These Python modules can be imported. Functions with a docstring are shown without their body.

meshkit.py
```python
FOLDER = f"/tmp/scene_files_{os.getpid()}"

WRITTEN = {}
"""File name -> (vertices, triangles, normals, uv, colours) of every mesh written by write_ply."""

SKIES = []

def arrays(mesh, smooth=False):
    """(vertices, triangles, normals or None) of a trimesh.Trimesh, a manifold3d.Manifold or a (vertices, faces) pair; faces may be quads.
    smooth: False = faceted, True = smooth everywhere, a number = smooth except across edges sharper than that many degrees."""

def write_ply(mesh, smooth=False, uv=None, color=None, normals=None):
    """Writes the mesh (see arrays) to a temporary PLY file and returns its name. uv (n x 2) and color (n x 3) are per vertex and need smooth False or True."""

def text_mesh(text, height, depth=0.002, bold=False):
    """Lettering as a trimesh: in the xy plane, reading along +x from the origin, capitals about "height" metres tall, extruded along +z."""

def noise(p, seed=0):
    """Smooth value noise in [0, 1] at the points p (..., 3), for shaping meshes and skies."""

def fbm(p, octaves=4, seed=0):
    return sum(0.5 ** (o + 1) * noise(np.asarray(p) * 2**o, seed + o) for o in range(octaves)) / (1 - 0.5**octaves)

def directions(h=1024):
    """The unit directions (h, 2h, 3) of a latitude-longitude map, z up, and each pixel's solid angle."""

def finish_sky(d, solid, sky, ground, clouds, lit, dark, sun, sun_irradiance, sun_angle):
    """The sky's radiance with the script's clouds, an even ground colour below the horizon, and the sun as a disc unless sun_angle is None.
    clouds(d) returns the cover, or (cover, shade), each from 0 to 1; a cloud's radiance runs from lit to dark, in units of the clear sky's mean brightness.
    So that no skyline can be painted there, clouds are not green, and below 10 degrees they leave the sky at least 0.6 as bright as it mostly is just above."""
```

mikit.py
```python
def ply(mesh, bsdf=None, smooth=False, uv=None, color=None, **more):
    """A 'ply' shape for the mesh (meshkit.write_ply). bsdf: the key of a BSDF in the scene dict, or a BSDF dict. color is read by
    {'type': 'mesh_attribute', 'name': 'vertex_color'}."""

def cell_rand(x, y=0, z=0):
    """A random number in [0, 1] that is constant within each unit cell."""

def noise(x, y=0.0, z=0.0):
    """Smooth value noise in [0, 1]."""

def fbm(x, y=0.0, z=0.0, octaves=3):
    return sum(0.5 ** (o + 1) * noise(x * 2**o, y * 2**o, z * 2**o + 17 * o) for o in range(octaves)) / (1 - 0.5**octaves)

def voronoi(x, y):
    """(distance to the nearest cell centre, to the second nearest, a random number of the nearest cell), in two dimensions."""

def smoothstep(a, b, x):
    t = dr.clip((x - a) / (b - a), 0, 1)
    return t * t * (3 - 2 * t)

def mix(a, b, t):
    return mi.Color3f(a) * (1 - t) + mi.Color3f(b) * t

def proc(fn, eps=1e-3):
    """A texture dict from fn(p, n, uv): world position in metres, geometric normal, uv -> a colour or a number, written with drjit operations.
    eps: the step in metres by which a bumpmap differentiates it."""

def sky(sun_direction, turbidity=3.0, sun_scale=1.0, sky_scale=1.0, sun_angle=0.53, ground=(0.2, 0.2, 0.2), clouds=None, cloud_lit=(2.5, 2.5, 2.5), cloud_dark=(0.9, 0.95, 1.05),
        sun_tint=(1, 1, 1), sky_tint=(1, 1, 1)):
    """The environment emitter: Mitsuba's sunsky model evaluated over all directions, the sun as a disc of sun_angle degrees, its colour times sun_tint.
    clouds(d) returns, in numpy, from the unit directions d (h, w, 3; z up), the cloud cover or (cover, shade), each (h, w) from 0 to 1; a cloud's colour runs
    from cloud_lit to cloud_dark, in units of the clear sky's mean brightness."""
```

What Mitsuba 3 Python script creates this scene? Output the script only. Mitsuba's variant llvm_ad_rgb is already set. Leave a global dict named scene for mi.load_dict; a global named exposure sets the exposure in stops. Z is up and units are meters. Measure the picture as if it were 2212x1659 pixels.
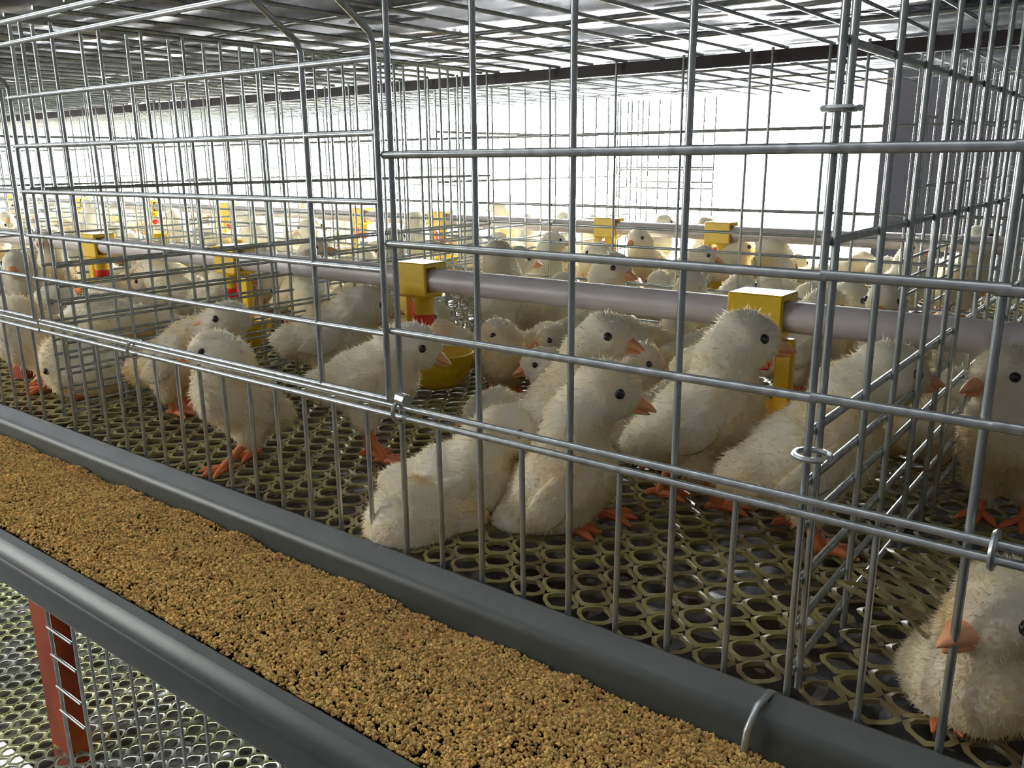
import math, random, numpy as np, trimesh, mitsuba as mi, drjit as dr, mikit, meshkit
from mikit import proc, noise, fbm, voronoi, cell_rand, smoothstep, mix
T4 = mi.ScalarTransform4f
random.seed(7); RNG = np.random.default_rng(7)
U = 0.0625                      # one wire pitch of the cage front, in metres; the builders below count in pitches
Z0 = 1.05                       # height of the cage floor (z = -4 pitches) above the house floor


def P(p):
    p = np.asarray(p, float)
    return p * U + np.array([0, 0, Z0 + 4 * U])


# ---------------------------------------------------------------- camera, sky, exposure
exposure = 0.38
scene, labels = {}, {}
CAM = np.array([5.8284, -5.7139, -0.0549])
YAW, PITCH, ROLL = map(math.radians, (37.8576, 14.6876, -0.5018))
FW = np.array([-math.sin(YAW) * math.cos(PITCH), math.cos(YAW) * math.cos(PITCH), -math.sin(PITCH)])
RT = np.array([math.cos(YAW), math.sin(YAW), 0]); UPV = np.cross(RT, FW)
UP2 = -RT * math.sin(ROLL) + UPV * math.cos(ROLL)
eye = P(CAM)
scene['camera'] = {'type': 'perspective', 'fov': math.degrees(2 * math.atan(1106 / 1845.87)), 'fov_axis': 'x', 'near_clip': 0.01, 'far_clip': 500.0,
                   'to_world': T4().look_at(origin=eye.tolist(), target=(eye + FW).tolist(), up=UP2.tolist())}
# daylight enters through the translucent plastic sheets of the window openings: the long band on the far side, small windows behind the viewer
FAR_LIGHT, NEAR_LIGHT = 38.0, 11.0
DAY, SHADED_DAY = np.array([0.95, 0.99, 1.03]), np.array([1.0, 1.01, 0.95])


# ---------------------------------------------------------------- helpers
def lab(key, label=None, category=None, group=None, kind=None):
    labels[key] = {k: v for k, v in dict(label=label, category=category, group=group, kind=kind).items() if v}


_count = {}


def num(name):
    n = _count.get(name, 0); _count[name] = n + 1
    return name if n == 0 else f'{name}_{n:03d}'


def part(parent, name):
    return num(parent + '__' + name)


class MB:
    """collects pieces into one mesh (pitch units)"""
    def __init__(s): s.v, s.f, s.n = [], [], 0
    def add(s, v, f):
        s.v.append(np.asarray(v, float)); s.f.append(np.asarray(f, int) + s.n); s.n += len(v); return s
    def mesh(s): return trimesh.Trimesh(P(np.vstack(s.v)), np.vstack(s.f), process=False)
    def box(s, lo, hi, bevel=0.0):
        lo, hi = np.array(lo, float), np.array(hi, float)
        if bevel <= 0:
            m = trimesh.creation.box(extents=hi - lo); return s.add(m.vertices + (lo + hi) / 2, m.faces)
        pts = [[(lo, hi)[sg[k]][k] + (1 - 2 * sg[k]) * (0 if k == ax else bevel) for k in range(3)] for sg in np.ndindex(2, 2, 2) for ax in range(3)]
        m = trimesh.Trimesh(pts, process=False).convex_hull if False else trimesh.convex.convex_hull(np.array(pts)); return s.add(m.vertices, m.faces)
    def tube(s, pts, r, n=8, cap=True):
        pts = np.asarray(pts, float); k = len(pts); r = np.broadcast_to(r, (k,))
        t = np.gradient(pts, axis=0); t /= np.linalg.norm(t, axis=1, keepdims=True) + 1e-12
        ref = np.array([0, 0, 1.0]) if abs(t[0, 2]) < .8 else np.array([1.0, 0, 0])
        a = np.zeros_like(t); a[0] = np.cross(t[0], ref)
        for i in range(k):
            if i: a[i] = a[i - 1] - t[i] * (a[i - 1] @ t[i])
            a[i] /= np.linalg.norm(a[i]) + 1e-12
        b = np.cross(t, a)
        ang = np.arange(n) * 2 * np.pi / n
        v = pts[:, None] + r[:, None, None] * (np.cos(ang)[None, :, None] * a[:, None] + np.sin(ang)[None, :, None] * b[:, None])
        i, j = np.meshgrid(np.arange(k - 1), np.arange(n), indexing='ij')
        q = np.stack([i * n + j, i * n + (j + 1) % n, (i + 1) * n + (j + 1) % n, (i + 1) * n + j], -1).reshape(-1, 4)
        f = [q[:, [0, 1, 2]], q[:, [0, 2, 3]]]
        v = v.reshape(-1, 3)
        if cap:
            v = np.vstack([v, pts[0], pts[-1]]); c0, c1 = len(v) - 2, len(v) - 1
            j = np.arange(n)
            f += [np.stack([np.full(n, c0), (j + 1) % n, j], 1), np.stack([np.full(n, c1), (k - 1) * n + j, (k - 1) * n + (j + 1) % n], 1)]
        return s.add(v, np.vstack(f))
    def put(s, key, mat, smooth=False, color=None):
        scene[key] = mikit.ply(s.mesh(), mat, smooth=smooth, color=color); return key


def rgb(*c): return {'type': 'rgb', 'value': list(c)}


# ---------------------------------------------------------------- materials
def zinc(p, n, uv):
    v = noise(p.x * 260, p.y * 260, p.z * 90)
    return mix((0.33, 0.36, 0.335), (0.56, 0.59, 0.565), v)


def two(b): return {'type': 'twosided', 'bsdf': b}


scene['galvanised_wire'] = {'type': 'principled', 'base_color': proc(zinc), 'metallic': 0.7, 'roughness': 0.27, 'specular': 0.5}
scene['zinc_plain'] = {'type': 'principled', 'base_color': rgb(.46, .49, .47), 'metallic': 0.7, 'roughness': 0.36, 'specular': 0.5}


def floor_plastic(p, n, uv):
    a = fbm(p.x * 26, p.y * 26, 3.1, 2); b = noise(p.x * 120, p.y * 120, 9.0)
    c = mix((0.27, 0.235, 0.085), (0.16, 0.115, 0.055), smoothstep(0.42, 0.68, a))
    return mix(c, (0.36, 0.33, 0.16), 0.5 * smoothstep(0.55, 0.8, b))


scene['floor_plastic'] = two({'type': 'principled', 'base_color': proc(floor_plastic), 'roughness': 0.3, 'specular': 0.5})


scene['floor_clean'] = two({'type': 'principled', 'base_color': proc(lambda p, n, uv: mix((0.40, 0.43, 0.17), (0.31, 0.335, 0.245), smoothstep(.4, .6, noise(p.x * 22, p.y * 22, 2.0)))), 'roughness': 0.35, 'specular': 0.5})


def belt_dirty(p, n, uv):
    a = fbm(p.x * 40, p.y * 40, 1.7, 2)
    c = mix((0.06, 0.056, 0.06), (0.025, 0.018, 0.016), smoothstep(0.4, 0.6, a))
    return mix(c, (0.22, 0.21, 0.20), smoothstep(0.74, 0.84, noise(p.x * 110, p.y * 110, 5.0)))


def belt_bump(p, n, uv): return fbm(p.x * 38, p.y * 38, 0.3, 2)


scene['belt_dirty'] = two({'type': 'bumpmap', 'arbitrary': proc(belt_bump), 'scale': 0.010, 'bsdf': {'type': 'principled', 'base_color': proc(belt_dirty), 'roughness': 0.22, 'specular': 0.6}})


def belt_under(p, n, uv):
    a = fbm(p.x * 9, p.y * 22, 4.2, 2)
    return mix((0.13, 0.135, 0.15), (0.035, 0.035, 0.045), smoothstep(0.42, 0.62, a))


def belt_wave(p, n, uv): return fbm(p.x * 6, p.y * 15, 2.2, 2)


def belt_gloss(p, n, uv): return 0.14 + 0.46 * smoothstep(0.36, 0.54, fbm(p.x * 5 + 3, p.y * 16, 7.7, 3))


scene['belt_underside'] = two({'type': 'bumpmap', 'arbitrary': proc(belt_wave), 'scale': 0.030, 'bsdf': {'type': 'principled', 'base_color': proc(belt_under), 'roughness': proc(belt_gloss), 'specular': 0.35}})


def pvc(p, n, uv): return mix((0.078, 0.086, 0.074), (0.052, 0.059, 0.05), fbm(p.x * 30, p.y * 60, p.z * 60, 2))


scene['trough_plastic'] = two({'type': 'principled', 'base_color': proc(pvc), 'roughness': 0.38, 'specular': 0.35})
scene['pipe_plastic'] = {'type': 'principled', 'base_color': proc(lambda p, n, uv: mix((0.62, 0.57, 0.56), (0.50, 0.45, 0.43), noise(p.x * 50, p.y * 50, p.z * 50))), 'roughness': 0.4, 'specular': 0.5}
scene['yellow_plastic'] = {'type': 'principled', 'base_color': rgb(0.80, 0.52, 0.02), 'roughness': 0.32, 'specular': 0.5}
scene['red_plastic'] = {'type': 'principled', 'base_color': rgb(0.72, 0.03, 0.03), 'roughness': 0.3, 'specular': 0.5}
scene['steel_pin'] = {'type': 'principled', 'base_color': rgb(0.35, 0.35, 0.36), 'metallic': 0.9, 'roughness': 0.3}
scene['red_paint'] = {'type': 'principled', 'base_color': proc(lambda p, n, uv: mix((0.36, 0.066, 0.014), (0.20, 0.026, 0.012), noise(p.x * 40, p.y * 40, p.z * 15))), 'roughness': 0.6, 'specular': 0.2}
scene['dark_steel'] = {'type': 'principled', 'base_color': rgb(0.045, 0.032, 0.034), 'roughness': 0.5, 'specular': 0.4}
scene['concrete'] = {'type': 'diffuse', 'reflectance': proc(lambda p, n, uv: mix((0.33, 0.32, 0.30), (0.24, 0.235, 0.22), fbm(p.x * 3, p.y * 3, 0.2, 2)))}
scene['wall_plaster'] = {'type': 'diffuse', 'reflectance': proc(lambda p, n, uv: mix((0.085, 0.082, 0.092), (0.065, 0.063, 0.07), noise(p.x * 2, p.y * 2, p.z * 2)))}
scene['roof_sheet'] = {'type': 'diffuse', 'reflectance': rgb(.5, .5, .52)}
scene['chick_skin'] = {'type': 'diffuse', 'reflectance': {'type': 'mesh_attribute', 'name': 'vertex_color'}}
scene['chick_fluff'] = {'type': 'principledthin', 'base_color': {'type': 'mesh_attribute', 'name': 'vertex_color'}, 'roughness': 0.8, 'diff_trans': 1.3, 'spec_trans': 0.0, 'spec_tint': 0.0, 'sheen': 0.0}
scene['beak_horn'] = {'type': 'principled', 'base_color': rgb(0.84, 0.40, 0.18), 'roughness': 0.5, 'specular': 0.4}
scene['leg_skin'] = {'type': 'principled', 'base_color': rgb(0.66, 0.19, 0.06), 'roughness': 0.55, 'specular': 0.4}
scene['eye_black'] = {'type': 'principled', 'base_color': rgb(0.008, 0.007, 0.007), 'roughness': 0.08, 'specular': 0.6}
scene['feed_grain'] = {'type': 'diffuse', 'reflectance': {'type': 'mesh_attribute', 'name': 'vertex_color'}}

# ---------------------------------------------------------------- the house
ZF = -4 - Z0 / U                # house floor in pitches
ZC = ZF + 3.2 / U
XL, XR, YN, YF = -125., 45., -22., 38.
WZ0, WZ1 = -9.5, 15.0           # far windows
def struct(name, mb, mat): mb.put(name, mat); lab(name, kind='structure')
struct('floor', MB().box((XL, YN, ZF - 2), (XR, YF, ZF)), 'concrete')
struct('ceiling', MB().box((XL, YN - 3, ZC), (XR, YF + 3, ZC + 1)), 'roof_sheet')
WX1 = -6.0                      # right end of the far window band
m = MB().box((XL, YF, ZF), (XR, YF + 2.5, WZ0)).box((XL, YF, WZ1), (XR, YF + 2.5, ZC)).box((WX1, YF, WZ0), (XR, YF + 2.5, WZ1))
struct('wall_back', m, 'wall_plaster')
struct('wall_left', MB().box((XL - 2, YN, ZF), (XL, YF, ZC)), 'wall_plaster')
struct('wall_right', MB().box((XR, YN, ZF), (XR + 2, YF, ZC)), 'wall_plaster')
def window(n, x0, x1, y, z0, z1, light, tone):
    k = f'window_{n}'; MB().box((x0, y, z0), (x1, y + .3, z1)).put(k, 'curtain_sheet'); lab(k, kind='structure')
    scene[k]['emitter'] = {'type': 'area', 'radiance': {'type': 'rgb', 'value': [float(light * c) for c in tone]}}
scene['curtain_sheet'] = {'type': 'diffuse', 'reflectance': rgb(.6, .6, .6)}
window(1, XL, WX1, YF + 1.0, WZ0, WZ1, FAR_LIGHT, DAY)
NZ0, NZ1 = -1.0, 9.0
NX = [(-84., -66.), (-44., -24.)]
m = MB().box((XL, YN - 2.5, ZF), (XR, YN, NZ0)).box((XL, YN - 2.5, NZ1), (XR, YN, ZC))
for a, b in zip([XL] + [w[1] for w in NX], [w[0] for w in NX] + [XR]): m.box((a, YN - 2.5, NZ0), (b, YN, NZ1))
struct('wall_front', m, 'wall_plaster')
for i, (a, b) in enumerate(NX): window(i + 2, a, b, YN - 1.3, NZ0, NZ1, NEAR_LIGHT, SHADED_DAY)

# ---------------------------------------------------------------- wires
_ang = np.arange(8) * 2 * np.pi / 8
_cv = np.vstack([np.c_[np.cos(_ang), np.sin(_ang), np.zeros(8)], np.c_[np.cos(_ang), np.sin(_ang), np.ones(8)], [[0, 0, 0], [0, 0, 1]]])
_cf = [[i, (i + 1) % 8, 8 + (i + 1) % 8] for i in range(8)] + [[i, 8 + (i + 1) % 8, 8 + i] for i in range(8)] + [[16, (i + 1) % 8, i] for i in range(8)] + [[17, 8 + i, 8 + (i + 1) % 8] for i in range(8)]
WIRE = mikit.ply(trimesh.Trimesh(_cv, _cf, process=False), 'galvanised_wire', smooth=50)


def wire(key, a, b, r):
    a, b = P(a), P(b); d = b - a; L = np.linalg.norm(d); z = d / L
    x = np.cross(z, [0, 0, 1.0] if abs(z[2]) < .9 else [1.0, 0, 0]); x /= np.linalg.norm(x); y = np.cross(z, x)
    M = np.eye(4); M[:3, 0] = x * r * U; M[:3, 1] = y * r * U; M[:3, 2] = d; M[:3, 3] = a
    scene[key] = {**WIRE, 'to_world': T4(M.tolist())}


RV, RH = 0.029, 0.035
BX0, BX1, PER = -7.52, 4.0, 11.52
BY = 10.65                      # depth of the cage
CZ = 1.93                       # cage ceiling
HZ = [0.0, -0.80, -1.63]        # cross wires of the fixed panel, then the doubled rail
def jit(s=.012): return float(RNG.normal(0, s))


def front_panel(name, x0, x1, label, extra_left=False):
    t = num(name); lab(t, label, 'cage panel')
    for z in HZ: wire(part(t, 'cross_wire'), (x0 - .04, -.05, z + jit(.006)), (x1 + .04, -.05, z + jit(.006)), RH)
    n = int(round(x1 - x0))
    for k in range(n + 1):
        x = x0 + k * (x1 - x0) / n
        wire(part(t, 'upright_wire'), (x + jit(), 0, -4.0), (x + jit(), 0, CZ + .6), RV)
        if k < n: wire(part(t, 'short_upright_wire'), (x + .5 + jit(), 0, -4.0), (x + .5 + jit(), 0, -2.48), RV * .9)
    return t


def lower_rail(name, x0, x1, label, shorts):
    t = num(name); lab(t, label, 'cage rail')
    for z in (-2.37, -2.475): wire(part(t, 'rail_wire'), (x0, -.066, z), (x1, -.066, z), RH * .95)
    for x in shorts: wire(part(t, 'short_upright_wire'), (x + jit(), 0, -4.0), (x + jit(), 0, -2.45), RV * .9)
    return t


def ring_clip(parent, c, rad, r=.022, axis='z'):
    a = np.linspace(0, 2 * np.pi * .9, 15)
    k = np.c_[np.cos(a) * rad, np.sin(a) * rad, a * 0]
    if axis == 'x': k = k[:, [2, 0, 1]]
    MB().tube(np.array(c) + k, r, 6).put(part(parent, 'ring_clip'), 'zinc_plain', smooth=50)


fp = front_panel('cage_front_panel', 0.0, 4.0, 'galvanised wire mesh panel in front of the chicks, right of the bar door')
fp2 = front_panel('cage_front_panel', 5.06, 12.06, 'galvanised wire mesh front panel at the right edge, past the partition')
for z in HZ: wire(part(fp2, 'cross_wire'), (4.0, -.05, z), (5.1, -.05, z), RH)
for x in (4.5,): wire(part(fp2, 'short_upright_wire'), (x, 0, -4), (x, 0, -2.48), RV * .9)
lr = lower_rail('feed_rail', -7.5, 12.1, 'doubled wire rail with short uprights running above the feed trough', [x - 7.0 for x in np.arange(0, 7, .5)])
for x in (-4.86, .05, 5.2): ring_clip(lr, (x, -.05, -2.42), .115, .022, 'x')
ring_clip(fp, (4.03, -.02, .24), .11); ring_clip(fp, (4.03, -.02, -2.05), .12)
# the wire hook over the trough rim, and the rail end caps
a = np.linspace(0, math.pi, 9)
MB().tube([(3.93, .05, -4.05), (3.9, -.12, -3.93), (3.88, -.3, -3.95), (3.86, -.42, -4.1), (3.85, -.43, -4.28)], .03, 8).put(part(lr, 'trough_hook'), 'zinc_plain', smooth=50)
MB().tube([(.08, -.1, -2.27), (.22, -.13, -2.27)], .06, 8).put(part(fp, 'latch_tab'), 'zinc_plain', smooth=40)
DZ = [.83, .19, -.43, -1.05, -1.66, -2.29]


def door(x0, x1, label, uprights):
    t = num('cage_door'); lab(t, label, 'cage door')
    for z in DZ: wire(part(t, 'bar'), (x0, -.09, z + jit(.008)), (x1, -.09, z + jit(.008)), .031)
    for x in uprights:
        pts = [(x, -.09, -2.31), (x, -.09, .95), (x, -.13, 1.05), (x, -.55, 1.33), (x, -.95, 1.62), (x, -1.02, 1.75), (x, -1.02, 2.6)]
        MB().tube(pts, .031, 8).put(part(t, 'bent_upright'), 'galvanised_wire', smooth=50)
    for y, z in ((-.62, 1.38), (-.86, 1.55)): wire(part(t, 'bar'), (x0, y, z), (x1 - .0, y, z), .031)
    return t


door(-7.42, -.07, 'barred wire door left of the mesh panel with uprights bent forward at the top', [-.07, -1.06, -7.36])
door(-18.9, -7.62, 'barred wire door at the far left end of the cage front', [-7.62, -8.6, -18.9])
lower_rail('feed_rail', -26, -7.55, 'doubled wire rail at the far left edge over the trough', [x - 26 for x in np.arange(0, 18.4, .5)])

PZ = [.66, -.6, -1.92, -2.3, -2.63, -3.08, -3.45, -3.82]
PZL = [-.41, -1.55, -1.85, -2.12, -2.42, -2.72, -2.95, -3.2, -3.5, -3.8]


def partition(x, ys, label, zs=PZ, o=-.05, group=None, rc=RH * .9):
    t = num('cage_partition'); lab(t, label, 'cage partition', group)
    for y in ys: wire(part(t, 'upright_wire'), (x, y + jit(.02), -3.98), (x, y + jit(.02), CZ), RV)
    for z in zs:
        y1 = 4.6 if -2.5 < z < -1.7 else ys[-1]      # a gap lets the water pipe through
        wire(part(t, 'cross_wire'), (x + o, ys[0] - .05, z), (x + o, y1, z), rc)
        if y1 < ys[-1]: wire(part(t, 'cross_wire'), (x + o, 5.5, z), (x + o, ys[-1], z), rc)
    return t


yr = [.12, 1.23, 2.1, 3.02, 3.9, 4.55, 5.55, 6.4, 7.3, 8.2, 9.1, 10.0, 10.6]
yl = [.3, .68, 1.38, 2.09, 2.8, 3.47, 4.18, 4.6, 5.5, 6.2, 6.9, 7.6, 8.3, 9.0, 9.7, 10.6]
partition(BX1 + .02, yr, 'wire mesh partition running back from the front panel at right')
partition(BX0, yl, 'wire mesh partition at the left end of the middle cage', PZL, .05, None, .022)
partition(BX0 - .42, [y - .02 for y in yl], 'second wire partition close behind the left one', PZL, .05, None, .022)


def far_partition(x, y0, y1, label, group):
    t = num('cage_partition'); mb = MB()
    for y in np.arange(y0, y1 + .01, (y1 - y0) / 14): mb.tube([(x, y, -3.98), (x, y, CZ)], RV, 5)
    for z in PZ: mb.tube([(x, y0, z), (x, y1, z)], RV, 5)
    mb.put(t, 'zinc_plain', smooth=60); lab(t, label, 'cage partition', group)


for k in (-2, -3, -4): far_partition(BX1 + PER * k, .1, BY, 'wire partition between the cages far down the near row', 'far partitions of the near row')
for k in range(-7, 2): far_partition(BX1 + PER * k - 2.2, 11.2, 21.9, 'wire partition between the cages of the row behind', 'partitions of the row behind')

# panel between the two rows of cages
XB = [-5.75, -4.05, -2.5, -1.1, -.68, .38, 1.05, 2.4]
BZ = [.47, -1.06, -1.5, -1.9, -2.3, -2.7, -3.1, -3.5]
for k in range(-5, 2):
    t = num('cage_back_panel'); o = k * PER
    lab(t, 'wire mesh panel at the back of the middle cage' if k == 0 else ('wire mesh back panel of the right hand cage' if k > 0 else 'wire mesh back panel of the ' + ('', 'first', 'second', 'third', 'fourth', 'fifth')[-k] + ' cage to the left of the middle one'), 'cage panel')
    if k == 0:
        for x in XB: wire(part(t, 'upright_wire'), (x, BY, -4), (x, BY, CZ), RV)
        for z in BZ: wire(part(t, 'cross_wire'), (BX0, BY + .05, z), (BX1, BY + .05, z), RV)
    else:
        mb = MB()
        for x in np.arange(BX0, BX1, .96): mb.tube([(x + o, BY, -4), (x + o, BY, CZ)], RV, 5)
        for z in BZ: mb.tube([(BX0 + o, BY + .05, z), (BX1 + o, BY + .05, z)], RV, 5)
        mb.put(t, 'zinc_plain', smooth=60)
# front of the row behind, on the far aisle
ORD = ['rightmost', 'second from right', 'third from right', 'fourth from right', 'fifth from right', 'sixth from right', 'seventh from right', 'eighth from right', 'leftmost']
for q_, k in enumerate(range(1, -8, -1)):
    t = num('cage_front_panel'); o = k * PER; mb = MB()
    lab(t, f'wire front of the row behind against the bright windows, {ORD[q_]} of them', 'cage panel')
    for x in np.arange(-10.8, -7.0, .42): mb.tube([(x + o, 22, -4), (x + o, 22, CZ)], .022, 5)
    for z in (-.36, -.44, -.85, -1.06): mb.tube([(-10.8 + o, 22, z), (-7.0 + o, 22, z)], .022, 5)
    for z in (-2.4, -2.55): mb.tube([(-10.8 + o, 22, z), (-10.8 + o + PER, 22, z)], RV, 5)
    mb.put(t, 'zinc_plain', smooth=60)

# ceilings: wires along the depth, thinner cross rods above
def ceiling(k, y0, y1, fine, label, group=None):
    t = num('cage_ceiling_panel'); o = k * PER; lab(t, label, 'cage panel', group)
    xs = np.arange(BX1 - .2 - 13 * .86, BX1, .86)
    ys = np.arange(y0 + .7, y1, 2.7)
    if fine:
        for x in xs: wire(part(t, 'depth_wire'), (x + o, y0, CZ), (x + o, y1 + .25, CZ), RV)
        for y in ys: wire(part(t, 'cross_rod'), (BX0 + o, y, CZ + .07), (BX1 + o, y, CZ + .07), RV * 1.2)
    else:
        mb = MB()
        for x in xs: mb.tube([(x + o, y0, CZ), (x + o, y1, CZ)], RV, 5)
        for y in ys: mb.tube([(BX0 + o, y, CZ + .07), (BX1 + o, y, CZ + .07)], RV, 5)
        mb.put(t, 'zinc_plain', smooth=60)


ceiling(0, 0, BY, True, 'wire mesh ceiling of the middle cage under the shiny belt')
ceiling(1, 0, BY, True, 'wire mesh ceiling of the right hand cage')
for k in (-1, -2, -3): ceiling(k, 0, BY, False, 'wire mesh ceiling of the ' + ('first', 'second', 'third')[-k - 1] + ' cage left of the middle one')
for k in range(-7, 2): ceiling(k, 11.2, 22, False, 'wire mesh ceiling of the row behind', 'ceilings of the row behind')

# manure belts: the one above is seen from below
for nm, x0, x1, y0, y1, z, mat, lb in (
        ('manure_belt', -44, 17, .15, BY - .2, 2.38, 'belt_underside', 'shiny grey belt above the wire ceiling of the near row'),
        ('manure_belt', -90, 17, 11.3, 21.8, 2.38, 'belt_underside', 'shiny grey belt above the wire ceiling of the row behind'),
        ('manure_belt', -44, 17, .0, BY - .1, -4.95, 'belt_dirty', 'dark dirty belt under the perforated floor of the near row'),
        ('manure_belt', -90, 17, 11.2, 21.9, -4.95, 'belt_dirty', 'dark dirty belt under the floor of the row behind'),
        ('manure_belt', -44, 17, .0, BY - .1, -11.95, 'belt_dirty', 'dark dirty belt under the lower tier floor')):
    t = num(nm); MB().box((x0, y0, z), (x1, y1, z + .03)).put(t, mat); lab(t, lb, 'belt')
# upper tier deck keeps light off the belt from above
t = num('upper_tier_deck'); MB().box((-44, .1, 3.0), (17, BY, 3.06)).box((-90, 11.2, 3.0), (17, 21.9, 3.06)).put(t, 'belt_dirty'); lab(t, 'floor deck of the tier above', 'deck')
t = num('frame_beam'); MB().box((-90, BY + .12, 1.66), (17, BY + .22, 1.9)).box((-90, BY + .12, 1.86), (17, BY + .5, 1.9)).put(t, 'dark_steel'); lab(t, 'dark steel beam along the back edge of the wire ceiling', 'beam')


# ---------------------------------------------------------------- perforated floors
def floor_mesh(x0, x1, y0, y1, z, n=12, th=.03, walls=True):
    a, b = .38, .252
    hexv = np.array([(.19, .0528), (0, .197), (-.19, .0528), (-.19, -.0528), (0, -.197), (.19, -.0528)])
    ang = np.arange(n) * 2 * np.pi / n + .0001
    def ray_hex(t):
        d = np.array([math.cos(t), math.sin(t)]); best = 9
        for i in range(6):
            p, q = hexv[i], hexv[(i + 1) % 6]; e = q - p
            den = d[0] * e[1] - d[1] * e[0]
            if abs(den) < 1e-9: continue
            s = (p[0] * e[1] - p[1] * e[0]) / den; w = (p[0] * d[1] - p[1] * d[0]) / den
            if s > 0 and -1e-6 <= w <= 1 + 1e-6: best = min(best, s)
        return best
    if n == 6: ang = np.arctan2(hexv[:, 1], hexv[:, 0]) + 1e-6; ang = np.sort(ang)
    rad = np.array([ray_hex(t) for t in ang]); d2 = np.c_[np.cos(ang), np.sin(ang)]
    outer = d2 * rad[:, None]; hole = d2 * (.55 * rad * .71 + .45 * .140)[:, None]
    rows = int((y1 - y0) / b); cols = int((x1 - x0) / a)
    cc = np.array([(x0 + (i + .5 + .5 * (j % 2)) * a, y0 + (j + .5) * b) for j in range(rows) for i in range(cols)])
    top_o = np.concatenate([outer, np.full((n, 1), 0)], 1); top_h = np.concatenate([hole, np.full((n, 1), .012)], 1); bot_h = np.concatenate([hole * 1.03, np.full((n, 1), -th)], 1)
    unit = np.vstack([top_o, top_h] + ([bot_h] if walls else []))
    f = []
    for i in range(n):
        j = (i + 1) % n
        f += [[i, j, n + j], [i, n + j, n + i]]
        if walls: f += [[n + i, n + j, 2 * n + j], [n + i, 2 * n + j, 2 * n + i]]
    f = np.array(f); N = len(unit)
    v = (unit[None] + np.c_[cc, np.full(len(cc), z)][:, None]).reshape(-1, 3)
    v[:, 2] += .03 * np.sin(v[:, 0] * 1.7 + 1.1 * np.sin(v[:, 1])) * np.cos(v[:, 1] * 1.3)
    ff = (f[None] + (np.arange(len(cc)) * N)[:, None, None]).reshape(-1, 3)
    return trimesh.Trimesh(P(v), ff, process=False)


def put_floor(x0, x1, y0, y1, z, label, n=12, group=None, mat='floor_plastic'):
    t = num('cage_floor_panel'); scene[t] = mikit.ply(floor_mesh(x0, x1, y0, y1, z, n), mat, smooth=50); lab(t, label, 'cage floor', group)


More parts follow.
